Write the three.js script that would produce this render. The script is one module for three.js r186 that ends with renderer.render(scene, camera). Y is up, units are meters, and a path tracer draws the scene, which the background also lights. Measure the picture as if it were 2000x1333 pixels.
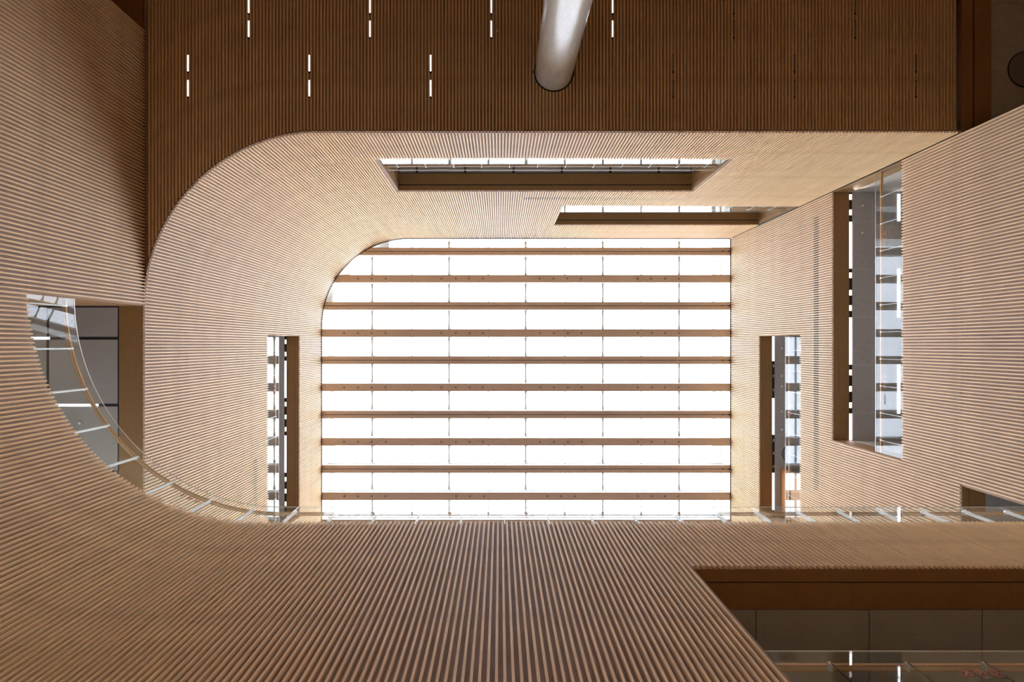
import * as THREE from 'three';
import { mergeGeometries } from 'three/addons/utils/BufferGeometryUtils.js';
import { RectAreaLightUniformsLib } from 'three/addons/lights/RectAreaLightUniformsLib.js';

// ───────────────────────── camera, sky, exposure ─────────────────────────
// The photograph looks straight up an atrium. EYE is the lens height above the hall floor; h below means height above the lens.
const EYE = 1.5, F = 1000, VPX = 976, VPY = 674;
const renderer = new THREE.WebGLRenderer({ antialias: true });
renderer.toneMapping = THREE.LinearToneMapping;
renderer.toneMappingExposure = 1.0;
renderer.shadowMap.enabled = true;
RectAreaLightUniformsLib.init();
const scene = new THREE.Scene();
const camera = new THREE.PerspectiveCamera(2 * Math.atan(666.5 / F) * 180 / Math.PI, 2000 / 1333, 0.05, 400);
camera.position.set(0, EYE, 0);
camera.up.set(0, 0, 1);
camera.lookAt(0, EYE + 10, 0);
camera.setViewOffset(2000, 1333, 1000 - VPX, 666.5 - VPY, 2000, 1333);   // a shifted lens: verticals meet at (976, 674)
camera.updateProjectionMatrix();
scene.add(camera);
scene.background = new THREE.Color().setRGB(0.90, 0.97, 1.13);            // bright even overcast sky
scene.backgroundIntensity = 11.8;

// ───────────────────────── helpers ─────────────────────────
let seed = 20240611;
const rnd = () => { seed = (seed * 1664525 + 1013904223) >>> 0; return seed / 4294967296; };
const taken = new Map();
const numbered = n => { const k = taken.get(n) || 0; taken.set(n, k + 1); return k ? `${n}_${String(k).padStart(3, '0')}` : n; };
const shade = o => { o.traverse(c => { if (c.isMesh) { c.castShadow = true; c.receiveShadow = true; } }); return o; };
function group(name, data) { const g = new THREE.Group(); g.name = numbered(name); g.userData = { ...data }; scene.add(g); return g; }
const structure = (name, label, category = 'wall') => group(name, { kind: 'structure', label, category });
function thing(name, label, category, grp) { const g = group(name, { label, category }); if (grp) g.userData.group = grp; return g; }
function part(name, geo, mat, parent, label) {
  const m = new THREE.Mesh(Array.isArray(geo) ? mergeGeometries(geo.map(g => g.index ? g.toNonIndexed() : g)) : geo, mat);
  m.name = name; m.castShadow = m.receiveShadow = true; if (label) m.userData.label = label;
  parent.add(m); return m;
}
const Y = h => h + EYE;

// A path on plan: straight and curved runs, walked with the outer side of the void on the left hand of (-dz, dx).
class Path {
  constructor() { this.runs = []; this.length = 0; }
  line(x0, z0, x1, z1) { const L = Math.hypot(x1 - x0, z1 - z0); this.runs.push({ s: this.length, L, at: t => [x0 + (x1 - x0) * t, z0 + (z1 - z0) * t, -(z1 - z0) / L, (x1 - x0) / L], curved: false }); this.length += L; return this; }
  arc(cx, cz, R, a0, a1) { const L = R * Math.abs(a1 - a0); this.runs.push({ s: this.length, L, at: t => { const a = a0 + (a1 - a0) * t, ox = Math.cos(a), oz = Math.sin(a); return [cx + R * ox, cz + R * oz, ox, oz]; }, curved: true, R }); this.length += L; return this; }
  at(s) { let r = this.runs[0]; for (const q of this.runs) if (s >= q.s - 1e-9) r = q; return r.at((s - r.s) / r.L); }
  // break points so that curves are followed in small chords
  cuts(s0, s1) {
    const c = [s0];
    for (const r of this.runs) {
      if (r.s > s0 + 1e-6 && r.s < s1 - 1e-6) c.push(r.s);
      if (r.curved) { const n = Math.ceil(r.L / 0.12); for (let i = 1; i < n; i++) { const s = r.s + r.L * i / n; if (s > s0 + 1e-6 && s < s1 - 1e-6) c.push(s); } }
    }
    c.push(s1); return c.sort((a, b) => a - b).filter((v, i, a) => !i || v - a[i - 1] > 1e-6);
  }
}
// A solid that follows a path from s0 to s1, from depth d0 (void side) to d1 (outwards), from height h0 to h1.
function plate(path, s0, s1, d0, d1, h0, h1) {
  const pos = [], nor = [], uv = [], C = path.cuts(s0, s1);
  const P = (s, d, h) => { const [x, z, ox, oz] = path.at(s); return [x + ox * d, Y(h), z + oz * d]; };
  const quad = (a, b, c, d, n, ua, ub, uc, ud) => {
    for (const [p, k, u] of [[a, 0, ua], [b, 1, ub], [c, 2, uc], [a, 0, ua], [c, 2, uc], [d, 3, ud]]) { pos.push(...p); nor.push(...n[k]); uv.push(...u); }
  };
  const four = v => [v, v, v, v];
  for (let i = 0; i < C.length - 1; i++) {
    const a = C[i], b = C[i + 1], e = (b - a) * 1e-4, [, , ax, az] = path.at(a + e), [, , bx, bz] = path.at(b - e);
    const nin = [[-ax, 0, -az], [-bx, 0, -bz], [-bx, 0, -bz], [-ax, 0, -az]], nout = [[bx, 0, bz], [ax, 0, az], [ax, 0, az], [bx, 0, bz]];
    const A = [P(a, d0, h0), P(b - e, d0, h0), P(b - e, d0, h1), P(a, d0, h1)], B = [P(a, d1, h0), P(b - e, d1, h0), P(b - e, d1, h1), P(a, d1, h1)];
    quad(A[1], A[0], A[3], A[2], [nin[1], nin[0], nin[3], nin[2]], [b, h0], [a, h0], [a, h1], [b, h1]);
    quad(B[0], B[1], B[2], B[3], [nout[1], nout[0], nout[3], nout[2]], [a, h0], [b, h0], [b, h1], [a, h1]);
    quad(A[0], A[1], B[1], B[0], four([0, -1, 0]), [a, d0], [b, d0], [b, d1], [a, d1]);
    quad(A[3], B[3], B[2], A[2], four([0, 1, 0]), [a, d0], [a, d1], [b, d1], [b, d0]);
    if (i === 0) quad(A[0], B[0], B[3], A[3], four([-az, 0, ax].map((v, k) => k === 0 ? -az : k === 2 ? ax : 0)), [d0, h0], [d1, h0], [d1, h1], [d0, h1]);
    if (i === C.length - 2) quad(A[1], A[2], B[2], B[1], four([bz, 0, -bx]), [d0, h0], [d0, h1], [d1, h1], [d1, h0]);
  }
  const g = new THREE.BufferGeometry();
  g.setAttribute('position', new THREE.Float32BufferAttribute(pos, 3));
  g.setAttribute('normal', new THREE.Float32BufferAttribute(nor, 3));
  g.setAttribute('uv', new THREE.Float32BufferAttribute(uv, 2));
  fixWinding(g); return g;
}
function fixWinding(g) {   // turn triangles whose winding disagrees with their normals
  const p = g.attributes.position.array, n = g.attributes.normal.array, u = g.attributes.uv.array;
  for (let t = 0; t < p.length; t += 9) {
    const e1 = [p[t + 3] - p[t], p[t + 4] - p[t + 1], p[t + 5] - p[t + 2]], e2 = [p[t + 6] - p[t], p[t + 7] - p[t + 1], p[t + 8] - p[t + 2]];
    const c = [e1[1] * e2[2] - e1[2] * e2[1], e1[2] * e2[0] - e1[0] * e2[2], e1[0] * e2[1] - e1[1] * e2[0]];
    if (c[0] * n[t] + c[1] * n[t + 1] + c[2] * n[t + 2] < 0) {
      for (let k = 0; k < 3; k++) { let v = p[t + 3 + k]; p[t + 3 + k] = p[t + 6 + k]; p[t + 6 + k] = v; v = n[t + 3 + k]; n[t + 3 + k] = n[t + 6 + k]; n[t + 6 + k] = v; }
      const q = t / 3 * 2; for (let k = 0; k < 2; k++) { const v = u[q + 2 + k]; u[q + 2 + k] = u[q + 4 + k]; u[q + 4 + k] = v; }
    }
  }
}
// a plain box between two corners given as x, h, z, with uv in metres
function box(x0, x1, h0, h1, z0, z1) {
  const g = new THREE.BoxGeometry(x1 - x0, h1 - h0, z1 - z0), p = g.attributes.position, n = g.attributes.normal, u = g.attributes.uv;
  g.translate((x0 + x1) / 2, Y((h0 + h1) / 2), (z0 + z1) / 2);
  for (let i = 0; i < p.count; i++) {
    if (Math.abs(n.getX(i)) > 0.5) u.setXY(i, p.getZ(i), p.getY(i)); else if (Math.abs(n.getY(i)) > 0.5) u.setXY(i, p.getX(i), p.getZ(i)); else u.setXY(i, p.getX(i), p.getY(i));
  }
  return g;
}
const cyl = (r0, r1, len, n, x, h, z, axis) => { const g = new THREE.CylinderGeometry(r0, r1, len, n); if (axis === 'z') g.rotateX(Math.PI / 2); if (axis === 'x') g.rotateZ(Math.PI / 2); g.translate(x, Y(h), z); return g; };

// ───────────────────────── materials ─────────────────────────
function dataTexture(w, hgt, fn, rx, ry, srgb) {
  const d = new Uint8Array(w * hgt * 4);
  for (let j = 0; j < hgt; j++) for (let i = 0; i < w; i++) { const c = fn(i / w, j / hgt); const k = (j * w + i) * 4; d[k] = c[0]; d[k + 1] = c[1]; d[k + 2] = c[2]; d[k + 3] = 255; }
  const t = new THREE.DataTexture(d, w, hgt); t.wrapS = t.wrapT = THREE.RepeatWrapping; t.magFilter = THREE.LinearFilter; t.minFilter = THREE.LinearFilter;
  t.repeat.set(rx, ry); if (srgb) t.colorSpace = THREE.SRGBColorSpace; t.needsUpdate = true; return t;
}
const hash = (x, y) => { let n = Math.imul(x | 0, 374761393) ^ Math.imul(y | 0, 668265263); n = Math.imul(n ^ (n >>> 13), 1274126177); return ((n ^ (n >>> 16)) >>> 0) / 4294967296; };
function vnoise(x, y, px, py) {   // value noise that repeats every px by py cells
  const xi = Math.floor(x), yi = Math.floor(y), fx = x - xi, fy = y - yi, s = t => t * t * (3 - 2 * t), m = (a, b) => ((a % b) + b) % b;
  const q = (i, j) => hash(m(xi + i, px), m(yi + j, py)), a = q(0, 0) + (q(1, 0) - q(0, 0)) * s(fx), b = q(0, 1) + (q(1, 1) - q(0, 1)) * s(fx);
  return a + (b - a) * s(fy);
}
const grain = (amount, knots) => (u, v) => {
  let k = 0.55 * vnoise(u * 24, v * 10, 24, 10) + 0.3 * vnoise(u * 60, v * 22, 60, 22) + 0.15 * vnoise(u * 6, v * 40, 6, 40);
  const kn = vnoise(u * 12 + 3, v * 26, 12, 26); if (knots && kn > 0.93) k -= 4 * (kn - 0.93);
  const b = 255 * (1 - amount + amount * Math.min(1, Math.max(0, k * 1.25)));
  return [b, b * (0.985 + 0.015 * k), b * (0.96 + 0.04 * k)];
};
const slatGrain = dataTexture(128, 512, grain(0.12, true), 2.2, 0.4, true);
const boardGrain = dataTexture(256, 512, grain(0.10, true), 0.8, 0.35, true);
const soft = dataTexture(256, 256, (u, v) => { const b = 255 * (0.93 + 0.07 * (0.6 * vnoise(u * 16, v * 16, 16, 16) + 0.4 * vnoise(u * 64, v * 64, 64, 64))); return [b, b, b]; }, 0.5, 0.5, true);
const mottled = dataTexture(256, 512, (u, v) => { const k = 0.5 * vnoise(u * 8, v * 12, 8, 12) + 0.3 * vnoise(u * 32, v * 40, 32, 40) + 0.2 * vnoise(u * 100, v * 120, 100, 120); const b = 255 * (0.86 + 0.14 * k); return [b, b * 0.995, b * 0.975]; }, 1, 0.25, true);
const weave = (hole, cell) => dataTexture(128, 128, (u, v) => {   // expanded-metal lozenges, 8 by 8 cells a tile
  const a = (u * 8) % 1, b = (v * 8) % 1, d = (x, y) => Math.abs(x - 0.5) * 1.0 + Math.abs(y - 0.5) * 1.0;
  const in1 = d(a, b), in2 = d((a + 0.5) % 1, (b + 0.5) % 1), k = Math.min(in1, in2) < 0.30 ? hole : 1; const q = 255 * k; return [q, q, q];
}, 1 / cell, 1 / cell, true);
const meshBig = weave(0.5, 0.34);
const std = (r, g, b, rough, extra = {}) => { const m = new THREE.MeshStandardMaterial({ roughness: rough, ...extra }); m.color.setRGB(r, g, b); return m; };
const M = {
  slat: [1, 0.97, 1.025, 0.985, 0.955].map(k => std(0.88 * k, 0.625 * k, 0.35 * k * (0.97 + 0.06 * rnd()), 0.62, { map: slatGrain })),
  board: [1, 0.95, 1.04].map(k => std(0.345 * k, 0.247 * k, 0.193 * k, 0.75, { map: boardGrain })),
  core: std(0.16, 0.12, 0.1, 0.9),
  bronze: std(0.32, 0.168, 0.055, 0.68, { map: soft }),
  bounceCutWall: std(0.30, 0.19, 0.11, 0.7, { map: boardGrain }),  // unseen hall walls, coloured dark to cut bounce light under the soffit
  dark: std(0.012, 0.012, 0.013, 0.7),
  ceiling: std(0.46, 0.43, 0.40, 0.8, { map: soft }),
  meshCeiling: std(0.54, 0.50, 0.45, 0.7, { map: meshBig }),
  joint: std(0.5, 0.46, 0.42, 0.7),
  plaster: std(0.55, 0.52, 0.48, 0.9, { map: soft }),
  greyBounceFloor: std(0.40, 0.41, 0.42, 0.9, { map: soft }),  // unseen corridor and balcony floors, grey so their bounce keeps ceilings grey
  warmBounceFloor: std(0.64, 0.37, 0.16, 0.5, { map: boardGrain }),  // unseen hall floor; orange chosen so its bounce warms the soffit
  concrete: new THREE.MeshPhysicalMaterial({ color: new THREE.Color().setRGB(0.72, 0.70, 0.64), roughness: 0.5, clearcoat: 0.9, clearcoatRoughness: 0.2, map: mottled }),
  cap: std(0.68, 0.525, 0.41, 0.6, { map: soft }),
  cream: std(0.84, 0.82, 0.74, 0.6),
  white: std(0.85, 0.85, 0.83, 0.45),
  steel: std(0.62, 0.61, 0.58, 0.35, { metalness: 0.6 }),
  rod: std(0.33, 0.27, 0.20, 0.5),
  rail: std(0.55, 0.27, 0.09, 0.45, { map: slatGrain }),
  railCore: std(0.58, 0.40, 0.22, 0.5),
  red: std(0.55, 0.03, 0.03, 0.5),
  ink: std(0.03, 0.03, 0.035, 0.6),
  housing: std(0.02, 0.02, 0.022, 0.5),
  cover: std(0.22, 0.20, 0.19, 0.6),
  detector: std(0.75, 0.72, 0.66, 0.5),
  copper: std(0.75, 0.45, 0.25, 0.5),
};
M.glass = new THREE.MeshPhysicalMaterial({ roughness: 0, metalness: 0, transmission: 1, thickness: 0, ior: 1.52, specularIntensity: 0.42 }); M.glass.color.setRGB(0.96, 0.985, 0.975);
M.roofGlass = new THREE.MeshPhysicalMaterial({ roughness: 0, metalness: 0, transmission: 1, thickness: 0, ior: 1.5 }); M.roofGlass.color.setRGB(0.97, 0.98, 0.985);
M.glareFrame = new THREE.MeshPhysicalMaterial({ roughness: 1, metalness: 0, transmission: 0.6, thickness: 0, ior: 1.5 }); M.glareFrame.color.setRGB(0.55, 0.53, 0.48);  // translucent so roof mullions and edge frame look washed out by glare
M.glow = std(0.9, 0.9, 0.9, 0.5); M.glow.emissive.setRGB(3.0, 3.0, 3.3);
M.glowWarm = std(0.9, 0.9, 0.9, 0.5); M.glowWarm.emissive.setRGB(3.2, 3.0, 2.7);

// ───────────────────────── the levels and plan of the atrium ─────────────────────────
const PITCH = 0.1013, SW = 0.036, SD = 0.06;                     // slat spacing, width, depth
const XL = -10.66, XR = 13.82, ZB = 6.37, ZF = -4.0, ZU = -11.6;  // inner faces of the slats
const T = [9.265, 15.385, 21.3, 27.32], B = [5.5, 11.6, 17.62, 23.6], SKY = 30.65, FLOOR = -EYE;
const R1 = 5.25, C1 = [XL + R1, ZB - R1], R0 = 5.2, C0 = [XL + R0, ZF + R0];

const slatGeo = new Map();
function slatShape(len) {
  const k = Math.round(len * 100); if (slatGeo.has(k)) return slatGeo.get(k);
  const g = new THREE.BoxGeometry(SW, len, SD), u = g.attributes.uv, p = g.attributes.position, n = g.attributes.normal;
  for (let i = 0; i < p.count; i++) u.setXY(i, (Math.abs(n.getX(i)) > 0.5 ? p.getZ(i) + 0.08 : p.getX(i)), p.getY(i));
  slatGeo.set(k, g); return g;
}
const px = v => { const hh = v.y - EYE; return hh > 0.2 ? [VPX + v.x * F / hh, VPY - v.z * F / hh] : null; };
function shownLength(m, len, axis) {
  let n = 0, prev = null; const d = new THREE.Vector3(axis === 'y' ? 0 : 0, axis === 'y' ? 1 : 0, axis === 'z' ? 1 : 0), v = new THREE.Vector3();
  for (let i = 0; i <= 24; i++) { v.copy(m.position).addScaledVector(d, (i / 24 - 0.5) * len); const q = px(v); const inside = q && q[0] > 0 && q[0] < 2000 && q[1] > 0 && q[1] < 1333; if (inside && prev) n += Math.hypot(q[0] - prev[0], q[1] - prev[1]); prev = inside ? q : null; }
  return n;
}
// keep the 300 slats that show largest as parts; the rest become one mass
function addSlats(list, parent) {
  list.forEach(o => { o.shown = shownLength(o.m, o.len, o.axis); });
  list.sort((a, b) => b.shown - a.shown);
  const rest = [];
  list.forEach((o, i) => { if (i < 300 && o.shown > 3) { o.m.name = 'slat'; parent.add(o.m); } else rest.push(o.m); });
  if (rest.length) {
    const geos = rest.map(m => { m.updateMatrix(); return m.geometry.clone().applyMatrix4(m.matrix); });
    const r = part('distant_slats', mergeGeometries(geos), M.slat[0], parent); r.userData.kind = 'stuff';
  }
}
// A slatted wall on a path: openings are { s0, s1, h0, h1 }, bands are the heights where boards meet
function slatWall(name, label, path, h0, h1, bands, openings = [], opt = {}) {
  const g = structure(name, label), s0 = opt.s0 ?? 0, s1 = opt.s1 ?? path.length;
  const cutS = [s0, s1, ...openings.flatMap(o => [o.s0, o.s1])].filter(s => s >= s0 && s <= s1).sort((a, b) => a - b).filter((v, i, a) => !i || v - a[i - 1] > 1e-6);
  const cutH = [h0, h1, ...bands].filter(h => h >= h0 && h <= h1).sort((a, b) => a - b).filter((v, i, a) => !i || v - a[i - 1] > 1e-6);
  const open = (s, h) => openings.some(o => s > o.s0 && s < o.s1 && h > o.h0 && h < o.h1);
  const core = [];
  for (let i = 0; i < cutS.length - 1; i++) for (let j = 0; j < cutH.length - 1; j++) {
    const a = cutS[i], b = cutS[i + 1], lo = cutH[j], hi = cutH[j + 1];
    if (open((a + b) / 2, (lo + hi) / 2)) continue;
    core.push(plate(path, a, b, SD + 0.022, SD + 0.3, j ? lo : lo + (opt.lift ?? 0), hi));
    const n = Math.max(1, Math.round((b - a) / 2.43));
    for (let k = 0; k < n; k++) part('board', plate(path, a + (b - a) * k / n + (k ? 0.002 : 0), a + (b - a) * (k + 1) / n - (k < n - 1 ? 0.002 : 0), SD, SD + 0.02, lo + (j ? 0.003 : 0), hi - 0.003), M.board[Math.floor(rnd() * 3)], g);
  }
  part('core', core, M.core, g);
  const list = [], count = Math.round((s1 - s0) / PITCH), pitch = (s1 - s0) / count;   // the slats are shared out evenly from end to end
  for (let i = 0; i < count; i++) {
    const s = s0 + (i + 0.5) * pitch;
    const [x, z, ox, oz] = path.at(s), cut = openings.filter(o => s > o.s0 - SW / 2 && s < o.s1 + SW / 2).sort((a, b) => a.h0 - b.h0);
    let lo = h0; const spans = [];
    for (const o of cut) { if (o.h0 > lo + 0.05) spans.push([lo, o.h0]); lo = Math.max(lo, o.h1); }
    if (h1 > lo + 0.05) spans.push([lo, h1]);
    const mat = M.slat[Math.floor(rnd() * M.slat.length)];
    for (const [a, b] of spans) {
      const m = new THREE.Mesh(slatShape(b - a), mat); m.castShadow = m.receiveShadow = true;
      m.position.set(x + ox * SD / 2, Y((a + b) / 2), z + oz * SD / 2); m.rotation.y = Math.atan2(ox, oz); list.push({ m, len: b - a, axis: 'y' });
    }
  }
  addSlats(list, g); return g;
}

// plan paths; outwards is (-dz, dx)
const pBack = new Path().line(C1[0], ZB, XR, ZB), pCorner = new Path().arc(C1[0], C1[1], R1, Math.PI, Math.PI / 2);
const pLeft = new Path().line(XL, ZU, XL, C1[1]), pRight = new Path().line(XR, ZB, XR, ZU), pFrontUpper = new Path().line(XR, ZU, XL, ZU);
const PF = (-0.012 - C0[0]) / 53.5, XE = -0.012 + 147.5 * PF;   // a slat stands at the vanishing line
const pFront = new Path().line(XE, ZF, C0[0], ZF), pFrontCorner = new Path().arc(C0[0], C0[1], R0, Math.PI * 1.5, Math.PI), pLeftLow = new Path().line(XL, C0[1], XL, 9.48);
const pRailFront = new Path().line(XR - 0.02, ZF, C0[0], ZF).arc(C0[0], C0[1], R0, Math.PI * 1.5, Math.PI);
const sB = x => x - C1[0], sR = z => ZB - z, sL = z => z - ZU, sF = x => XE - x, sRF = x => XR - 0.02 - x;

const oA = { s0: sB(-4.23), s1: sB(8.0), h0: B[2], h1: T[2] }, oB = { s0: sB(2.9), s1: sB(XR) + 0.01, h0: B[3], h1: T[3] };
const oR1 = { s0: sR(ZB) - 0.01, s1: sR(-4.0), h0: B[2], h1: T[2] }, oR2 = { s0: sR(0.49), s1: sR(-9.2), h0: B[3], h1: T[3] }, oR0 = { s0: sR(-4.22), s1: sR(ZU) + 0.01, h0: B[1], h1: T[1] };
const oL2 = { s0: sL(-9.2), s1: sL(0.49), h0: B[3], h1: T[3] };
const oF0 = { s0: sF(XE) - 0.01, s1: sF(3.485), h0: B[0], h1: T[0] };

// ───────────────────────── structure: walls, soffit, floor ─────────────────────────
const upper = [T[1], B[2], T[2], B[3], T[3], SKY], lower = [FLOOR, B[0], T[0], B[1], T[1]];
slatWall('wall_back', 'tall slatted timber wall above the dark soffit with two long ribbon openings', pBack, T[1], SKY, upper, [oA, oB], { lift: 0.11 });
slatWall('wall_corner', 'rounded slatted timber wall between the dark soffit and the skylight corner', pCorner, T[1], SKY, upper, [], { lift: 0.11 });
slatWall('wall_left', 'slatted timber wall left of the skylight with one upright narrow opening', pLeft, T[1], SKY, upper, [oL2]);
slatWall('wall_right', 'slatted timber wall right of the skylight with stepped openings and vent line', pRight, FLOOR, SKY, [...lower, ...upper], [oR1, oR2, oR0]);
slatWall('wall_front', 'near slatted timber parapet wall across the bottom of the view', pFront, FLOOR, B[1], lower, [oF0]);
slatWall('wall_front_corner', 'curved slatted timber wall sweeping round the lower left of the view', pFrontCorner, FLOOR, B[1], lower);
slatWall('wall_left_lower', 'lower slatted timber wall at far left, shaded under the dark soffit', pLeftLow, FLOOR, T[1], lower);
{ const g = structure('wall_core', 'hidden solid corner pieces between the slatted walls'); part('core', [box(XR + 0.05, XR + 0.4, T[1], SKY + 0.1, ZB + 0.05, ZB + 0.4), box(XL - 0.4, XL - SD - 0.02, T[1] - 0.2, T[1] + 0.7, C0[1] + 0.02, 9.46), box(XR + 0.082, XR + 0.36, FLOOR, T[1] + 0.3, ZB - 0.2, ZB)], M.core, g); }
{ const g = structure('wall_front_upper', 'plain timber wall behind the near balcony'); part('board', plate(pFrontUpper, -0.4, pFrontUpper.length + 0.4, 0, 0.3, B[1] - 0.3, SKY), M.board[0], g); }

// air vents: dark strips between the slats at one level
const vent = (label, path, a, b) => { const g = structure(numbered('trim_vent'), label, 'vent'); part('grille', plate(path, a, b, SD - 0.004, SD + 0.004, 22.28, 22.62), M.dark, g); };
vent('dark air vent line between the slats of the back wall', pBack, sB(1.0), sB(XR - 0.1));
vent('dark air vent line between the slats of the right wall', pRight, sR(5.6), sR(-6.4));
vent('dark air vent line between the slats of the left wall', pLeft, sL(-7.6), sL(-5.0));

// soffit over the hall behind
const ZH = 14.5;
{
  const g = structure('ceiling', 'dark slatted timber soffit with a rounded inner corner and recessed linear lights', 'ceiling');
  const sh = new THREE.Shape(); sh.moveTo(XL - SD - 0.01, -ZH); sh.lineTo(XR - 0.02, -ZH); sh.lineTo(XR - 0.02, -(ZB + SD + 0.01)); sh.lineTo(C1[0], -(ZB + SD + 0.01));
  const Rb = R1 + SD + 0.01; for (let i = 1; i <= 60; i++) { const a = Math.PI / 2 + Math.PI / 2 * i / 60; if (i === 60) sh.lineTo(XL - SD - 0.01, -C1[1]); else sh.lineTo(C1[0] + Rb * Math.cos(a), -(C1[1] + Rb * Math.sin(a))); }
  const eg = new THREE.ExtrudeGeometry(sh, { depth: 0.04, bevelEnabled: false }); eg.rotateX(-Math.PI / 2); eg.translate(0, Y(T[1] + SD), 0);
  part('board', eg, M.board[0], g);
  const list = [];
  for (let i = Math.ceil((XL + 0.08) / PITCH); i * PITCH < XR - 0.06; i++) {
    const x = i * PITCH; let z0 = ZB + 0.10;
    if (x < C1[0]) { const r = R1 + 0.10, dx = x - C1[0]; if (Math.abs(dx) >= r - 0.001) continue; z0 = C1[1] + Math.sqrt(Math.max(0, r * r - dx * dx)); }
    const spans = [], dc = x - 1.63; if (Math.abs(dc) < 0.62) { const q = Math.sqrt(0.62 * 0.62 - dc * dc); spans.push([z0, 8.23 - q], [8.23 + q, ZH]); } else spans.push([z0, ZH]);
    const mat = M.slat[Math.floor(rnd() * M.slat.length)];
    for (const [a, b] of spans) { const m = new THREE.Mesh(slatShape(b - a), mat); m.castShadow = m.receiveShadow = true; m.position.set(x, Y(T[1] + SD / 2), (a + b) / 2); m.rotation.x = Math.PI / 2; list.push({ m, len: b - a, axis: 'z' }); }
  }
  addSlats(list, g);
  { const e2 = new THREE.ExtrudeGeometry(sh, { depth: 0.2, bevelEnabled: false }); e2.rotateX(-Math.PI / 2); e2.translate(0, Y(T[1] + SD + 0.045), 0); part('slab', e2, M.core, g); }
  part('slab', box(XL - 6, XR + 6, T[1] + 0.35, T[1] + 0.6, ZB + 0.1, ZH), M.core, g);
}
{ // hall floor and the far walls of the hall
  const f = structure('floor', 'unseen hall floor coloured warm to bounce orange light onto the soffit', 'floor'); part('slab', box(-17, 20, FLOOR - 0.3, FLOOR, -12.5, ZH + 0.3), M.warmBounceFloor, f);
  const w = structure('wall_hall', 'unseen hall end wall behind the column, coloured dark to cut bounce light'); part('face', [box(-17, 20, FLOOR, T[1] + 0.6, ZH, ZH + 0.3)], M.bounceCutWall, w);
  const l = structure('wall_hall_left', 'unseen side wall beyond the left slatted wall, coloured dark to cut bounce light'); part('face', [box(-17, -16.7, FLOOR, T[1] + 0.6, 9.3, ZH), box(-16.7, XL - 0.36, FLOOR, T[1] + 0.6, 9.2, 9.46)], M.bounceCutWall, l);
  const r = structure('wall_hall_right', 'plain side wall beyond the right slatted wall'); part('plaster', [box(19.7, 20, FLOOR, T[1] + 0.6, 6.2, ZH), box(XR + 0.36, 19.7, FLOOR, T[1] + 0.1, 6.15, 6.35)], M.plaster, r);
}

// ───────────────────────── ceilings, fascias and rooms behind the openings ─────────────────────────
let trimNo = 0;
// brown fascia along an opening: two bands with a shadow gap, and jambs at its ends
function fascia(label, path, s0, s1, hB, hLevel, d = [0.265, 0.31, 0.77], jambs = [1, 1], metal = M.bronze) {
  const hT = hLevel - 0.012, hJ = hT;
  const g = structure(`trim_${++trimNo}`, label, 'trim'), n = Math.max(1, Math.round((s1 - s0) / 2.6));
  for (let k = 0; k < n; k++) {
    const a = s0 + (s1 - s0) * k / n + 0.0015, b = s0 + (s1 - s0) * (k + 1) / n - 0.0015;
    if (d[1] > d[0]) part('band', plate(path, a, b, SD + 0.005, d[0], hT, hT + 0.12), metal, g);
    part('band', plate(path, a, b, d[1] > d[0] ? d[1] : SD + 0.005, d[2], hT, hT + 0.12), metal, g);
  }
  part('shadow_gap', plate(path, s0, s1, d[2] - 0.01, d[2] + 0.02, hT + 0.04, hT + 0.16), M.dark, g);
  if (d[1] > d[0]) part('shadow_gap', plate(path, s0, s1, d[0] - 0.008, d[1] + 0.008, hT + 0.006, hT + 0.05), M.dark, g);
  if (jambs[0]) { part('jamb', plate(path, s0, s0 + 0.03, SD + 0.005, 0.27, hB - 0.1, hJ), metal, g); part('jamb', plate(path, s0, s0 + 0.03, 0.285, 0.77, hB - 0.1, hJ), metal, g); }
  if (jambs[1]) { part('jamb', plate(path, s1 - 0.03, s1, SD + 0.005, 0.27, hB - 0.1, hJ), metal, g); part('jamb', plate(path, s1 - 0.03, s1, 0.285, 0.77, hB - 0.1, hJ), metal, g); }
  return g;
}
// panelled ceiling of a corridor: panels between the given breaks along s and d
function corridorCeiling(label, path, sBreaks, dBreaks, h, mat, gap = 0.03, gapMat = M.joint) {
  const g = structure(numbered('ceiling_corridor'), label, 'ceiling');
  for (let i = 0; i < sBreaks.length - 1; i++) for (let j = 0; j < dBreaks.length - 1; j++) part('panel', plate(path, sBreaks[i] + gap / 2, sBreaks[i + 1] - gap / 2, dBreaks[j] + gap / 2, dBreaks[j + 1] - gap / 2, h, h + 0.03), mat, g);
  part('carrier', plate(path, sBreaks[0], sBreaks[sBreaks.length - 1], dBreaks[0], dBreaks[dBreaks.length - 1], h + 0.012, h + 0.06), gapMat, g);
  return g;
}
// shell of a corridor: floor, back, ends and lid
function corridorShell(label, path, s0, s1, hB, hT, depth = 4.2) {
  const g = structure(numbered('wall_corridor'), label);
  part('floor_slab', plate(path, s0 - 0.3, s1 + 0.3, SD + 0.3, depth, hB - 0.45, hB - 0.12), M.greyBounceFloor, g);
  part('back', plate(path, s0 - 0.3, s1 + 0.3, depth, depth + 0.2, hB - 0.45, hT + 0.5), M.plaster, g);
  part('end', plate(path, s0 - 0.3, s0 - 0.001, SD + 0.3, depth, hB - 0.12, hT + 0.5), M.plaster, g);
  part('end', plate(path, s1 + 0.001, s1 + 0.3, SD + 0.3, depth, hB - 0.12, hT + 0.5), M.plaster, g);
  part('lid', plate(path, s0 - 0.3, s1 + 0.3, SD + 0.3, depth, hT + 0.3, hT + 0.5), M.core, g);
}
const steps = (a, b, first, step) => { const r = [a]; for (let s = first; s < b - 0.05; s += step) if (s > a + 0.05) r.push(s); r.push(b); return r; };

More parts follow.
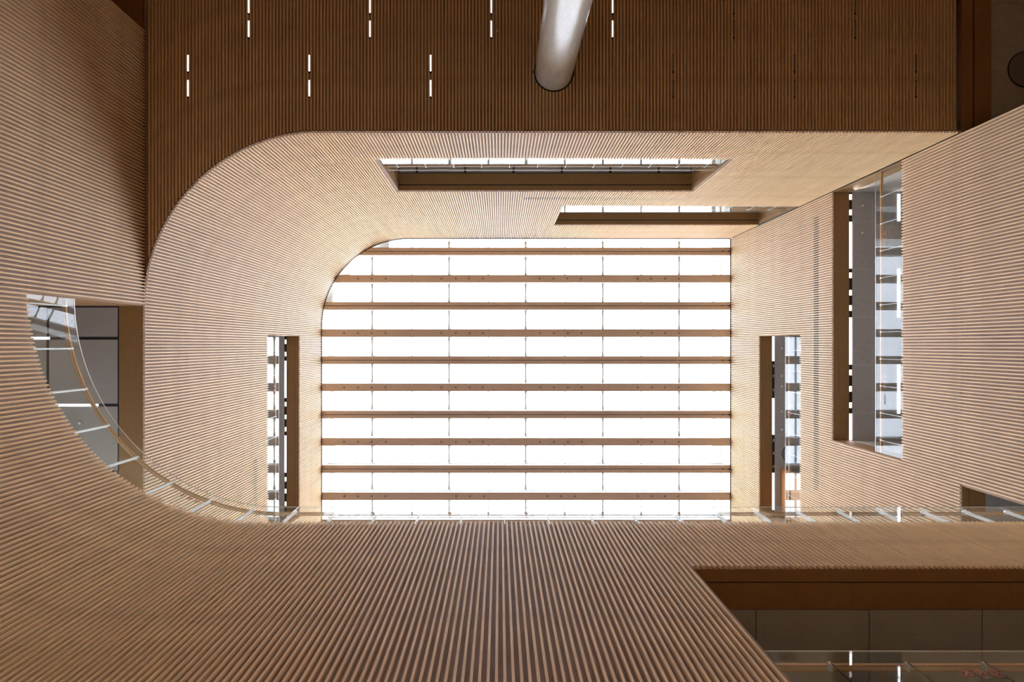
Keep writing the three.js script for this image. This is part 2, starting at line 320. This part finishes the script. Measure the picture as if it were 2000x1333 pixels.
const A0 = oA.s0, A1 = oA.s1, B0 = oB.s0, B1 = sB(XR) + 3.4;
fascia('brown metal fascia over the long upper opening in the back wall', pBack, A0, A1, B[2], T[2]);
corridorShell('corridor behind the long upper opening in the back wall', pBack, A0, A1, B[2], T[2]);
corridorCeiling('grey panel ceiling crossed by black slots behind the back wall opening', pBack, steps(A0, A1, sB(-3.45), 2.013), [0.77, 2.2, 4.2], T[2], M.meshCeiling, 0.085, M.dark);
fascia('brown metal fascia over the upper right ribbon opening of the back wall', pBack, B0, sB(XR), B[3], T[3], undefined, [1, 1]);
corridorShell('corridor behind the ribbon opening high in the back wall', pBack, B0, sB(XR), B[3], T[3]);
corridorCeiling('grey panel ceiling behind the ribbon opening high in the back wall', pBack, steps(B0, sB(XR), B0 + 2, 2), [0.77, 2.2, 4.2], T[3], M.ceiling);

fascia('tall brown metal fascia beside the big opening in the right wall', pRight, sR(ZB) , oR1.s1, B[2], T[2], [0.27, 0.275, 0.71], [1, 1]);
corridorShell('corridor behind the big opening in the right wall', pRight, sR(ZB), oR1.s1, B[2], T[2]);
corridorCeiling('grey panel ceiling behind the big opening in the right wall', pRight, steps(sR(ZB), oR1.s1, sR(5.14), 1.99), [0.86, 1.70, 4.2], T[2], M.ceiling, 0.05);
fascia('tall brown metal fascia beside the narrow upper opening in the right wall', pRight, oR2.s0, oR2.s1, B[3], T[3], [0.27, 0.275, 0.71]);
corridorShell('corridor behind the narrow upper opening in the right wall', pRight, oR2.s0, oR2.s1, B[3], T[3]);
corridorCeiling('grey panel ceiling behind the narrow upper opening in the right wall', pRight, steps(oR2.s0, oR2.s1, sR(-0.87), 1.98), [0.86, 2.5, 4.2], T[3], M.ceiling, 0.05);
fascia('brown metal fascia beside the balcony opening at the lower right', pRight, oR0.s0, oR0.s1, B[1], T[1], [0.27, 0.28, 0.77], [1, 0]);
corridorShell('corridor behind the balcony opening at the lower right', pRight, oR0.s0, oR0.s1, B[1], T[1]);
corridorCeiling('pale mesh ceiling behind the balcony opening at the lower right', pRight, steps(oR0.s0, oR0.s1, sR(-6.2), 2), [0.79, 2.5, 4.2], T[1] + 0.02, M.meshCeiling, 0.02);
fascia('tall brown metal fascia beside the narrow opening in the left wall', pLeft, oL2.s0, oL2.s1, B[3], T[3], [0.27, 0.285, 0.71]);
corridorShell('corridor behind the narrow opening in the left wall', pLeft, oL2.s0, oL2.s1, B[3], T[3]);
corridorCeiling('grey panel ceiling behind the narrow opening in the left wall', pLeft, steps(oL2.s0, oL2.s1, sL(-8.78), 1.98), [0.84, 2.5, 4.2], T[3], M.ceiling, 0.05);

// the level behind the curved parapet, lower left
{
  fascia('wide brown metal fascia over the curved balcony at the left', pLeft, sL(ZU), sL(C0[1] - 0.03), B[1], T[1], [0.2, 0.2, 0.77], [0, 0]);
  const g = corridorCeiling('grey expanded mesh ceiling with black slots over the curved balcony', pLeft, steps(sL(ZU), sL(C0[1] - 0.03), sL(0.2 - 2.015 * 5), 2.015), [0.80, 2.95, 4.6], T[1] + 0.03, M.meshCeiling, 0.09, M.dark);
  const w = structure('wall_balcony_left', 'plain walls round the curved balcony at the left');
  part('back', box(XL - 4.9, XL - 4.6, B[1] - 0.4, T[1] + 0.5, ZU, C0[1]), M.plaster, w);
  part('end', box(XL - 4.9, XL - 0.36, B[1] - 0.4, T[1] + 0.5, C0[1] + 0.001, C0[1] + 0.3), M.plaster, w);
  part('jamb', box(XL - 4.6, XL - SD, B[1] - 0.1, T[1], C0[1] - 0.03, C0[1]), M.bronze, w, 'brown metal jamb');
  part('lid', box(XL - 4.9, XL - 0.36, T[1] + 0.3, T[1] + 0.5, ZU, C0[1] + 0.3), M.core, w);
  // balcony floor behind the parapet
  const f = structure('floor_balcony', 'grey balcony floor behind the near parapet', 'floor'), sh = new THREE.Shape(), Rb = R0 + 0.3;
  sh.moveTo(XR + 4.3, -(ZF - 0.3)); sh.lineTo(C0[0], -(ZF - 0.3));
  for (let i = 1; i <= 40; i++) { const a = Math.PI * 1.5 - Math.PI / 2 * i / 40; sh.lineTo(C0[0] + Rb * Math.cos(a), -(C0[1] + Rb * Math.sin(a))); }
  sh.lineTo(XL - 4.7, -C0[1]); sh.lineTo(XL - 4.7, -(ZU - 0.3)); sh.lineTo(XR + 4.3, -(ZU - 0.3));
  const eg = new THREE.ExtrudeGeometry(sh, { depth: 0.33, bevelEnabled: false }); eg.rotateX(-Math.PI / 2); eg.translate(0, Y(B[1] - 0.45), 0); part('slab', eg, M.greyBounceFloor, f);
}
// the opening under the near parapet, lower right
{
  const a = 0.0, b = oF0.s1;
  fascia('dark brown metal fascia under the near parapet at the lower right', pFront, a, b, B[0], T[0], [0.285, 0.305, 0.78], [0, 1], M.bronze);
  corridorShell('room behind the opening under the near parapet', pFront, a, b, B[0], T[0]);
  corridorCeiling('brown grey expanded mesh ceiling under the near parapet at lower right', pFront, steps(a, b, sF(10.8), 2.05), [0.80, 2.3, 4.2], T[0] + 0.02, M.meshCeiling, 0.02, M.core);
}
// ceiling at the far upper right of the hall and at the far upper left
{
  const pHR = new Path().line(XR, ZH, XR, ZB + 0.02);
  fascia('dark brown fascia at the right end of the slatted soffit', pHR, 0, pHR.length, 0, T[1] + 0.01, [0.40, 0.44, 0.95], [0, 0], M.bronze);
  corridorCeiling('warm grey panel ceiling at the upper right corner', pHR, steps(0, pHR.length, ZH - 9.5 - 0.8, 2.05).filter(s => s <= pHR.length), [0.97, 3.4, 5.8], T[1] + 0.03, M.ceiling, 0.012);
  const pHL = new Path().line(XL - 0.08, 9.48, XL - 0.08, ZH);
  const g = structure('ceiling_hall_left', 'dark brown ceiling in the upper left corner', 'ceiling'); part('panel', plate(pHL, 0, pHL.length, 0, 6, T[1] + 0.02, T[1] + 0.06), M.bronze, g);
}

// ───────────────────────── skylight ─────────────────────────
const KS = SKY / F, beamZ = [];
for (let i = 0; i < 11; i++) beamZ.push((VPY - (491.2 + 53.22 * i)) * KS);
const spots = [[699, 726, 753, 862, 890, 916, 943, 1054, 1081, 1108, 1135, 1245, 1272, 1299, 1326], [672, 699, 726, 753, 862, 890, 917, 943, 1055, 1082, 1109, 1136, 1246, 1273, 1299, 1326]];
const spotsLast = [673, 699, 726, 753, 891, 918, 945, 1069, 1096, 1123, 1246, 1273, 1299, 1325];
const ordinal = ['first', 'second', 'third', 'fourth', 'fifth', 'sixth', 'seventh', 'eighth', 'ninth', 'tenth', 'eleventh'];
const BW = 0.232;
beamZ.forEach((z, i) => {
  const slot = i % 2 === 0, t = thing('roof_beam', `${slot ? 'brown slotted roof beam' : 'brown roof beam dotted with small spotlights'}, ${ordinal[i]} below the back wall`, 'beam', slot ? 'slotted roof beams' : 'spotlight roof beams');
  const x0 = XL - 0.02, x1 = XR + 0.02;
  if (slot) {
    part('cap', box(x0, x1, SKY + 0.02, SKY + 0.08, z + 0.018, z + BW), M.cap, t); part('cap', box(x0, x1, SKY + 0.02, SKY + 0.08, z - BW, z - 0.018), M.cap, t);
    part('slot', box(x0, x1, SKY + 0.045, SKY + 0.1, z - 0.02, z + 0.02), M.ink, t, 'black slot');
    part('cable_end', box(XR - 0.52, XR - 0.40, SKY + 0.01, SKY + 0.05, z - 0.03, z + 0.03), M.housing, t, 'black cable end'); part('cable_end', box(XR - 0.14, XR, SKY + 0.005, SKY + 0.05, z - 0.035, z + 0.035), M.housing, t, 'black cable end');
  } else {
    part('cap', box(x0, x1, SKY + 0.02, SKY + 0.08, z - BW, z + BW), M.cap, t);
    for (const x of i === 9 ? spotsLast : i === 1 ? spots[0] : spots[1]) { const s = part('spotlight', cyl(0.058, 0.058, 0.02, 14, (x - VPX) * KS, SKY + 0.012, z), M.housing, t, 'small dark spotlight'); part('lens', cyl(0.03, 0.03, 0.008, 10, (x - VPX) * KS, SKY, z), M.steel, s); }
  }
  part('web', box(x0, x1, SKY + 0.08, SKY + 0.36, z - BW + 0.012, z + BW - 0.012), M.white, t, 'white painted steel sides');
  for (const k of [-1, 1]) part('edge_strip', box(x0 + 0.25, x1 - 0.3, SKY + 0.36, SKY + 0.45, z + k * (BW - 0.012) - 0.02, z + k * (BW - 0.012) + 0.02), M.ink, t);
});
{
  const rodsX = [727, 877, 1026.5, 1177, 1326].map(x => (x - VPX) * 31.25 / F);
  const colName = ['leftmost', 'second', 'third', 'fourth', 'rightmost'];
  for (let i = 0; i <= 10; i++) {
    const za = i === 0 ? ZB - 0.05 : beamZ[i - 1] - BW, zb = i === 10 ? beamZ[10] + BW : beamZ[i] + BW; if (za - zb < 0.3) continue;
    rodsX.forEach((x, c) => {
      if (i === 0 && c === 0) return;
      const t = thing('tie_rod', `thin brown tie rod, ${colName[c]} of its row, skylight bay ${i === 0 ? 'against the back wall' : `after the ${ordinal[i - 1]} roof beam`}`, 'rod', 'skylight tie rods'), L = za - zb - 0.06, zm = (za + zb) / 2;
      part('shaft', cyl(0.04, 0.04, L - 0.2, 8, x, 31.25, zm, 'z'), M.rod, t);
      for (const k of [-1, 1]) { const g = new THREE.CylinderGeometry(k > 0 ? 0.085 : 0.04, k > 0 ? 0.04 : 0.085, 0.28, 10); g.rotateX(Math.PI / 2); g.translate(x, Y(31.25), zm + k * (L / 2 - 0.12)); part('end_cone', g, M.rod, t); }
    });
  }
  // glazing above: panes, mullions made translucent to imitate glare, upstand
  const w = structure('window_1', 'glass skylight of many panes over the whole atrium', 'skylight'), HG = 33.2, mullionX = [];
  for (let i = -4; i <= 5; i++) mullionX.push((1026.5 + 74.6 * i - VPX + 2) * 32.6 / F);
  const gx = [XL - 0.3, ...mullionX.filter((_, i) => i > 0 || true).filter(x => x > XL && x < XR), XR + 0.3], gz = [ZB + 0.3, ...beamZ, ZU - 0.2];
  for (let i = 0; i < gx.length - 1; i++) for (let j = 0; j < gz.length - 1; j++) part('pane', box(gx[i] + 0.01, gx[i + 1] - 0.01, HG, HG + 0.02, gz[j + 1] + 0.01, gz[j] - 0.01), M.roofGlass, w);
  for (let i = 1; i < gx.length - 1; i++) part('fin', box(gx[i] - 0.06, gx[i] + 0.06, HG - 0.6, HG - 0.57, ZU, ZB + 0.2), M.glareFrame, w, 'cream mullion made translucent to imitate glare');
  const ring = (x0, x1, z0, z1, a, b) => [box(x0 - 0.3, x0, a, b, z0 - 0.3, z1 + 0.3), box(x1, x1 + 0.3, a, b, z0 - 0.3, z1 + 0.3), box(x0, x1, a, b, z0 - 0.3, z0), box(x0, x1, a, b, z1, z1 + 0.3)];
  part('upstand', ring(XL - 0.05, XR + 0.05, ZU - 0.05, ZB + 0.05, SKY + 0.06, HG + 0.2), M.cream, w, 'cream painted upstand');
  for (const [p, n] of [[pBack, 0], [pCorner, 1], [pLeft, 2], [pRight, 3]]) part('head_strip', plate(p, 0, p.length, -0.025, 0.34, SKY + 0.002, SKY + 0.045), M.ink, w, 'dark metal head strip');
  // cream soffit panels in the rounded corner, stepping back bay by bay
  const corner = [[beamZ[0], ZB + 0.1, 760], [beamZ[1], beamZ[0], 683.5], [beamZ[2], beamZ[1], 650]];
  for (const [z0, z1, x] of corner) part('corner_panel', box(XL - 0.2, (x - VPX) * 31.05 / F, SKY + 0.4, SKY + 0.44, z0, z1), M.cream, w, 'cream corner panel');
  for (let i = 0; i < 10; i++) {
    part('edge_frame', box(XR - 0.62, XR - 0.40, SKY + 1.2, SKY + 1.23, beamZ[i + 1] + BW, beamZ[i] - BW), M.glareFrame, w);
    part('edge_frame', box(XR - 0.33, XR - 0.24, SKY + 0.7, SKY + 0.8, beamZ[i + 1] + BW + 0.08, beamZ[i] - BW - 0.06), M.cream, w);
    if (i > 1) part('edge_frame', box(XL + 0.22, XL + 0.40, SKY + 0.9, SKY + 1.0, beamZ[i + 1] + BW + 0.12, beamZ[i] - BW - 0.06), M.cream, w);
  }
  for (const [y, where] of [[508.5, 'nearest the back wall'], [693.5, 'just above the middle of the skylight edge'], [795, 'just below the middle of the skylight edge'], [895.5, 'nearest the near parapet']]) {
    const hC = SKY + 0.9, t = thing('security_camera', `small pale camera on the right skylight edge, ${where}`, 'camera', 'cameras on the skylight edge'), x = (1400 - VPX) * hC / F, z = (VPY - y) * hC / F;
    part('body', cyl(0.05, 0.06, 0.24, 12, x, hC, z, 'x'), M.steel, t); part('arm', box(x + 0.1, x + 0.36, hC + 0.02, hC + 0.05, z - 0.015, z + 0.015), M.steel, t); part('bracket', box(x + 0.3, x + 0.36, hC - 0.1, hC + 0.12, z - 0.07, z + 0.07), M.steel, t);
  }
  const a = thing('window_actuator', 'small dark rod actuator hanging in the middle skylight bays', 'actuator'), hA = 31.9, xa = (1097 - VPX) * hA / F, za = (VPY - 781) * hA / F;
  part('rod', cyl(0.022, 0.022, 0.58, 10, xa, hA, za, 'z'), M.housing, a); for (const k of [-0.2, 0.2]) part('clamp', cyl(0.034, 0.034, 0.05, 10, xa, hA, za + k, 'z'), M.housing, a);
}

// ───────────────────────── column ─────────────────────────
{
  const t = thing('column', 'round pale concrete column rising into the dark slatted soffit', 'column'), cx = 1.63, cz = 8.23, r = 0.565;
  const prof = [[r, FLOOR], [r, 4], [r - 0.003, 4.01], [r, 4.02], [r, 8], [r - 0.003, 8.01], [r, 8.02], [r, 11.9], [r - 0.003, 11.91], [r, 11.92], [r, T[1] + SD]].map(([a, b]) => new THREE.Vector2(a, Y(b)));
  const g = new THREE.LatheGeometry(prof, 72), u = g.attributes.uv, p = g.attributes.position; for (let i = 0; i < p.count; i++) u.setXY(i, u.getX(i) * 4, p.getY(i)); g.translate(cx, 0, cz);
  part('shaft', g, M.concrete, t);
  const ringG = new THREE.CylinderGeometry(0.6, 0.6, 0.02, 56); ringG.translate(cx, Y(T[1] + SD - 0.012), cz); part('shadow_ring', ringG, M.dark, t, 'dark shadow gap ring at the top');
}

// ───────────────────────── glass balustrades ─────────────────────────
function sticker(parent, path, s, h) {   // three red prohibition signs with captions
  const [x, z, ox, oz] = path.at(s), red = [], ink = [];
  for (let k = -1; k <= 1; k++) {
    const sh = new THREE.Shape(); sh.absarc(0, 0, 0.065, 0, Math.PI * 2); const ho = new THREE.Path(); ho.absarc(0, 0, 0.05, 0, Math.PI * 2, true); sh.holes.push(ho);
    const rg = new THREE.ExtrudeGeometry(sh, { depth: 0.002, bevelEnabled: false, curveSegments: 20 }); rg.translate(k * 0.19, 0, 0); red.push(rg);
    const bar = new THREE.BoxGeometry(0.105, 0.013, 0.002); bar.rotateZ(-Math.PI / 4); bar.translate(k * 0.19, 0, 0.001); red.push(bar.toNonIndexed());
    const fig = new THREE.BoxGeometry(0.03, 0.055, 0.0015); fig.translate(k * 0.19, 0, 0.0008); ink.push(fig.toNonIndexed());
    const cap = new THREE.BoxGeometry(0.11, 0.014, 0.0015); cap.translate(k * 0.19, -0.095, 0.0008); ink.push(cap.toNonIndexed());
  }
  const place = g => { g.rotateY(Math.atan2(ox, oz)); g.translate(x + ox * 0.122, Y(h), z + oz * 0.122); return g; };
  const o = part('warning_sticker', red.map(place), M.red, parent, 'three red prohibition signs on the glass'); part('pictogram', ink.map(place), M.ink, o);
}
function balustrade(label, path, s0, s1, hB, first, stickers = [], module = 1.0, fin = 0.006, deep = 0.028, paint = M.white) {
  const t = thing('glass_balustrade', label, 'railing'), cuts = steps(s0, s1, first, module), top = hB + 1.35;
  for (let i = 0; i < cuts.length - 1; i++) if (cuts[i + 1] - cuts[i] > 0.05) part('glass_panel', plate(path, cuts[i] + 0.006, cuts[i + 1] - 0.006, 0.10, 0.118, hB - 0.1, top), M.glass, t);
  for (let i = 1; i < cuts.length - 1; i++) {
    const c = cuts[i], p = part('post', plate(path, c - fin, c + fin, 0.122, 0.122 + deep, hB - 0.1, hB + 1.15), paint, t, 'slim metal fin post');
    part('bracket', plate(path, c - 0.018, c + 0.018, 0.14, 0.24, hB + 1.13, hB + 1.19), M.steel, p);
  }
  const r = part('handrail', plate(path, s0, s1, 0.19, 0.275, hB + 1.19, hB + 1.235), M.rail, t, 'timber handrail');
  part('rail_strip', plate(path, s0, s1, 0.212, 0.253, hB + 1.183, hB + 1.19), M.railCore, r);
  part('edge_glint', plate(path, s0, s1, 0.102, 0.116, top + 0.001, top + 0.012), M.steel, t, 'added strip imitating the bright polished glass edge');  // pale strip stands in for light caught by the polished glass edge
  part('base_channel', plate(path, s0, s1, 0.085, 0.135, hB - 0.13, hB - 0.06), M.steel, t);
  for (const [s, h] of stickers) sticker(t, path, s, h);
  return t;
}
const arcS = deg => sRF(C0[0]) + R0 * deg * Math.PI / 180;
balustrade('curved glass balustrade with timber handrail along the near parapet', pRailFront, 0, pRailFront.length - 0.02, B[1], sRF(0.12) - 13 * 1.04 + 0.001, [[sRF(0.61), 12.42], [sRF(-3.64), 12.42], [sRF(5.9), 12.42], [arcS(22.5), 12.4]], 1.04, 0.011, 0.083);
balustrade('glass balustrade in the long upper opening of the back wall', pBack, A0 + 0.04, A1 - 0.04, B[2], sB(-3.72), [[sB(-1.87), 18.5], [sB(1.6), 18.5]], 1.02);
balustrade('glass balustrade in the ribbon opening high in the back wall', pBack, B0 + 0.04, sB(XR) - 0.04, B[3], B0 + 0.9, [], 1.02);
balustrade('glass balustrade in the big opening of the right wall', pRight, 0.04, oR1.s1 - 0.04, B[2], sR(5.42), [[sR(3.85), 18.55], [sR(-1.32), 18.55]], 0.99);
balustrade('glass balustrade in the narrow upper opening of the right wall', pRight, oR2.s0 + 0.04, oR2.s1 - 0.04, B[3], oR2.s0 + 0.75, [[sR(-3.1), 24.55]], 1.0);
balustrade('glass balustrade in the narrow opening of the left wall', pLeft, oL2.s0 + 0.04, oL2.s1 - 0.04, B[3], oL2.s0 + 0.75, [[sL(-2.18), 24.55]], 1.0);
balustrade('glass balustrade under the near parapet at the lower right', pFront, 0.02, oF0.s1 - 0.04, B[0], sF(12.3), [[sF(6.04), 6.42]], 1.0, 0.005, 0.012, M.ink);

// ───────────────────────── lights ─────────────────────────
function areaLight(parent, w, l, x, h, z, alongZ, power, r = 1, g = 1, b = 1.06) {
  const a = new THREE.RectAreaLight(new THREE.Color().setRGB(r, g, b), power, alongZ ? w : l, alongZ ? l : w); a.name = 'lamp_light';
  a.position.set(x, Y(h), z); a.up.set(0, 0, 1); a.lookAt(x, Y(h) - 1, z); parent.add(a);
}
{
  const gapAt = x => (Math.round(x / PITCH - 0.5) + 0.5) * PITCH, K1 = T[1] / F;
  const rows = [[[-14, 27], [40, 74], [485, 722, 958, 1195, 1432, 1670], 'far row'], [[107, 141], [156, 190], [367, 604, 840, 1314, 1550, 1788], 'near row']];
  for (const [seg0, seg1, xs, row] of rows) xs.forEach((xp, i) => [seg0, seg1].forEach(([ya, yb], j) => {
    const lit = xp < 1250, x = gapAt((xp - VPX) * K1), z1 = (VPY - ya) * K1, z0 = (VPY - yb) * K1, zm = (z0 + z1) / 2, L = z1 - z0;
    const t = thing('linear_light', `${lit ? 'lit white' : 'unlit black'} linear light in the soffit, ${row}, ${ordinal[i]} from left, ${j ? 'lower' : 'upper'} of its pair`, 'light', lit ? 'lit soffit lights' : 'unlit soffit lights');
    part('housing', [box(x - 0.031, x + 0.031, T[1] + 0.012, T[1] + 0.058, z0, z1)], M.housing, t);
    if (lit) {
      part('led_lens', box(x - 0.019, x + 0.019, T[1] + 0.004, T[1] + 0.012, z0 + 0.035, z1 - 0.005), M.glow, t);
      areaLight(t, 0.05, L - 0.05, x, T[1] - 0.004, zm, true, 14);
    } else {
      part('louvre', box(x - 0.020, x + 0.020, T[1] + 0.008, T[1] + 0.013, z0 + 0.03, z1 - 0.03), M.cover, t);
    }
    part('end_cap', box(x - 0.03, x + 0.03, T[1] + 0.002, T[1] + 0.012, z0, z0 + 0.03), M.housing, t);
  }));
}
// slots with light lines at the ceilings of the side openings: [path, s of Z, T, d0, d1, list of lit runs [zTop, zBottom], list of lit dots]
function lightSlot(label, path, sOf, hT, d0, d1, z0, z1, lit, dots, dotsOn) {
  const t = thing('light_slot', label, 'light'), sa = Math.min(sOf(z0), sOf(z1)), sb = Math.max(sOf(z0), sOf(z1)), dm = (d0 + d1) / 2;
  part('channel', plate(path, sa, sb, d0, d1, hT + 0.02, hT + 0.08), M.dark, t);
  for (const [a, b] of lit) {
    const s0 = Math.min(sOf(a), sOf(b)), s1 = Math.max(sOf(a), sOf(b)), [x, z, ox, oz] = path.at((s0 + s1) / 2);
    part('led_line', plate(path, s0 + 0.01, s1 - 0.01, d0 + 0.012, d1 - 0.012, hT + 0.004, hT + 0.02), M.glow, t);
    areaLight(t, d1 - d0 - 0.03, s1 - s0 - 0.03, x + ox * dm, hT - 0.004, z + oz * dm, true, 9);
  }
  for (const a of dots) {
    const s = sOf(a); if (!dotsOn) { part('spot_fitting', plate(path, s - 0.07, s + 0.07, d0 + 0.06, d1 - 0.03, hT + 0.008, hT + 0.02), M.detector, t); continue; }
    part('spot_lamp', plate(path, s - 0.11, s + 0.11, d0 + 0.02, d1 - 0.02, hT + 0.004, hT + 0.02), M.glowWarm, t);
    const [x, z, ox, oz] = path.at(s), p = new THREE.SpotLight(new THREE.Color().setRGB(1, 0.95, 0.86), 6, 0, 0.6, 0.5); p.position.set(x + ox * dm, Y(hT - 0.01), z + oz * dm); p.target.position.set(x + ox * dm, Y(hT - 3), z + oz * dm); p.castShadow = true; p.name = 'lamp_light'; t.add(p); t.add(p.target); p.target.name = 'aim';
  }
}
const yz = (y, h) => (VPY - y) * h / F;
lightSlot('black slot with white light lines at the ceiling of the big right opening', pRight, sR, T[2], 0.715, 0.85, ZB - 0.02, -4.0,
  [[yz(433, T[2]), yz(525, T[2])], [yz(620, T[2]), yz(713, T[2])], [yz(808, T[2]), -3.97]], [385, 415, 538, 572, 602, 728, 760, 792].map(y => yz(y, T[2])), true);
lightSlot('black slot with white light lines at the ceiling of the narrow right opening', pRight, sR, T[3], 0.715, 0.85, 0.46, -9.17,
  [[0.45, yz(706, T[3])], [yz(778, T[3]), yz(850, T[3])], [yz(924, T[3]), yz(997, T[3])]], [715, 735, 762, 861, 886, 912].map(y => yz(y, T[3])), false);
lightSlot('black slot with light lines and warm spots at the left wall opening', pLeft, sL, T[3], 0.715, 0.83, 0.46, -9.17,
  [[yz(705, T[3]), yz(778, T[3])], [yz(851, T[3]), yz(924, T[3])]], [668, 692, 790, 815, 839, 937, 960, 985].map(y => yz(y, T[3])), true);
// light line set into the big opening's inner ceiling, seen through the glass
{
  const t = thing('light_line', 'white light line deep inside the big right opening behind glass', 'light'), h = T[2] + 0.0, d = 2.72;
  for (const [y0, y1] of [[338, 432], [526, 620], [713, 808]]) { // seen through the glass at about x = 1755
    const a = sR(yz(y0, T[2])), b = sR(yz(y1, T[2])), s0 = Math.max(0.1, a), [x, z, ox, oz] = pRight.at((s0 + b) / 2);
    part('led_line', plate(pRight, s0, b, d, d + 0.11, h - 0.022, h - 0.006), M.glow, t); areaLight(t, 0.1, b - s0 - 0.02, x + ox * (d + 0.055), h - 0.03, z + oz * (d + 0.055), true, 9);
  }
}
// light strips in the black slots of the mesh ceiling over the curved balcony
for (const [zp, x0, x1, which] of [[0.2, 97, 40, 'upper'], [-1.815, 192, 60, 'lower']]) {
  const t = thing('slot_light', `white strip light in the ${which} black slot of the left mesh ceiling`, 'light', 'strip lights over the curved balcony'), h = T[1] + 0.03, X1 = (x0 - VPX) * h / F, X0 = (x1 - VPX) * h / F;
  part('led_line', box(X0, X1, h - 0.012, h + 0.004, zp - 0.035, zp + 0.035), M.glow, t); part('housing', box(X0 - 0.02, X1 + 0.02, h + 0.004, h + 0.012, zp - 0.04, zp + 0.04), M.housing, t);
  areaLight(t, 0.06, X1 - X0 - 0.02, (X0 + X1) / 2, h - 0.02, zp, false, 9);
}

// ───────────────────────── small ceiling fittings ─────────────────────────
function disc(name, label, category, grp, x, h, z, r, depth, mat) {
  const t = thing(name, label, category, grp), p = [[0, -depth], [r * 0.82, -depth], [r, -depth * 0.35], [r, 0], [0, 0]].map(([a, b]) => new THREE.Vector2(a, b));
  const g = new THREE.LatheGeometry(p.reverse(), 28); g.translate(x, Y(h), z); part('body', g, mat, t); return t;
}
const fit = (pxx, pyy, h) => [(pxx - VPX) * h / F, h, (VPY - pyy) * h / F];
disc('smoke_detector', 'small round detector on the grey ceiling of the big right opening, upper one', 'detector', 'ceiling detectors', ...fit(1684, 402, T[2]), 0.06, 0.03, M.detector);
disc('smoke_detector', 'small round detector on the grey ceiling of the big right opening, lower one', 'detector', 'ceiling detectors', ...fit(1684, 455, T[2]), 0.045, 0.03, M.detector);
[[681, 'first'], [735, 'second'], [755, 'third'], [804, 'fourth'], [840, 'fifth']].forEach(([y, o]) => disc('smoke_detector', `small round detector on the narrow right opening ceiling, ${o} from the top`, 'detector', 'ceiling detectors', ...fit(1527, y, T[3]), 0.06, 0.03, M.detector));
disc('smoke_detector', 'white round detector on the mesh ceiling over the curved balcony', 'detector', 'ceiling detectors', ...fit(156, 827, T[1] + 0.03), 0.045, 0.03, M.detector);
disc('smoke_detector', 'round grey detector on the mesh ceiling under the near parapet', 'detector', 'ceiling detectors', ...fit(1791, 1247, T[0] + 0.02), 0.038, 0.02, M.ceiling);
disc('sprinkler_cover', 'tiny copper sprinkler cover in the slatted soffit beside a lit light', 'sprinkler', null, ...fit(971, 60, T[1] + 0.01), 0.04, 0.02, M.copper);
function cover(label, x, h, z, r) {
  const t = thing('ceiling_cover', label, 'cover', 'round ceiling covers'), g = new THREE.CylinderGeometry(r, r, 0.02, 56); g.translate(x, Y(h - 0.008), z); part('plate', g, M.cover, t);
  const tg = new THREE.TorusGeometry(r, 0.02, 8, 64); tg.rotateX(Math.PI / 2); tg.translate(x, Y(h - 0.004), z); part('rim', tg, M.ink, t, 'dark rim');
}
cover('large round dark cover in the grey ceiling at the upper right corner', ...fit(2003, 136, T[1] + 0.03), 0.53);
cover('large round grey cover in the ceiling of the narrow right opening', ...fit(1545, 887, T[3]), 0.47);
{ const t = thing('timber_partition', 'upright timber partition inside the narrow upper right opening', 'partition'); part('face', box(15.03, 15.20, B[3] - 0.12, T[3] - 0.002, -9.18, -6.58), M.slat[2], t); part('edge', box(15.0, 15.03, B[3] - 0.12, T[3] - 0.002, -9.18, -6.57), M.rail, t); }

shade(scene);
renderer.render(scene, camera);
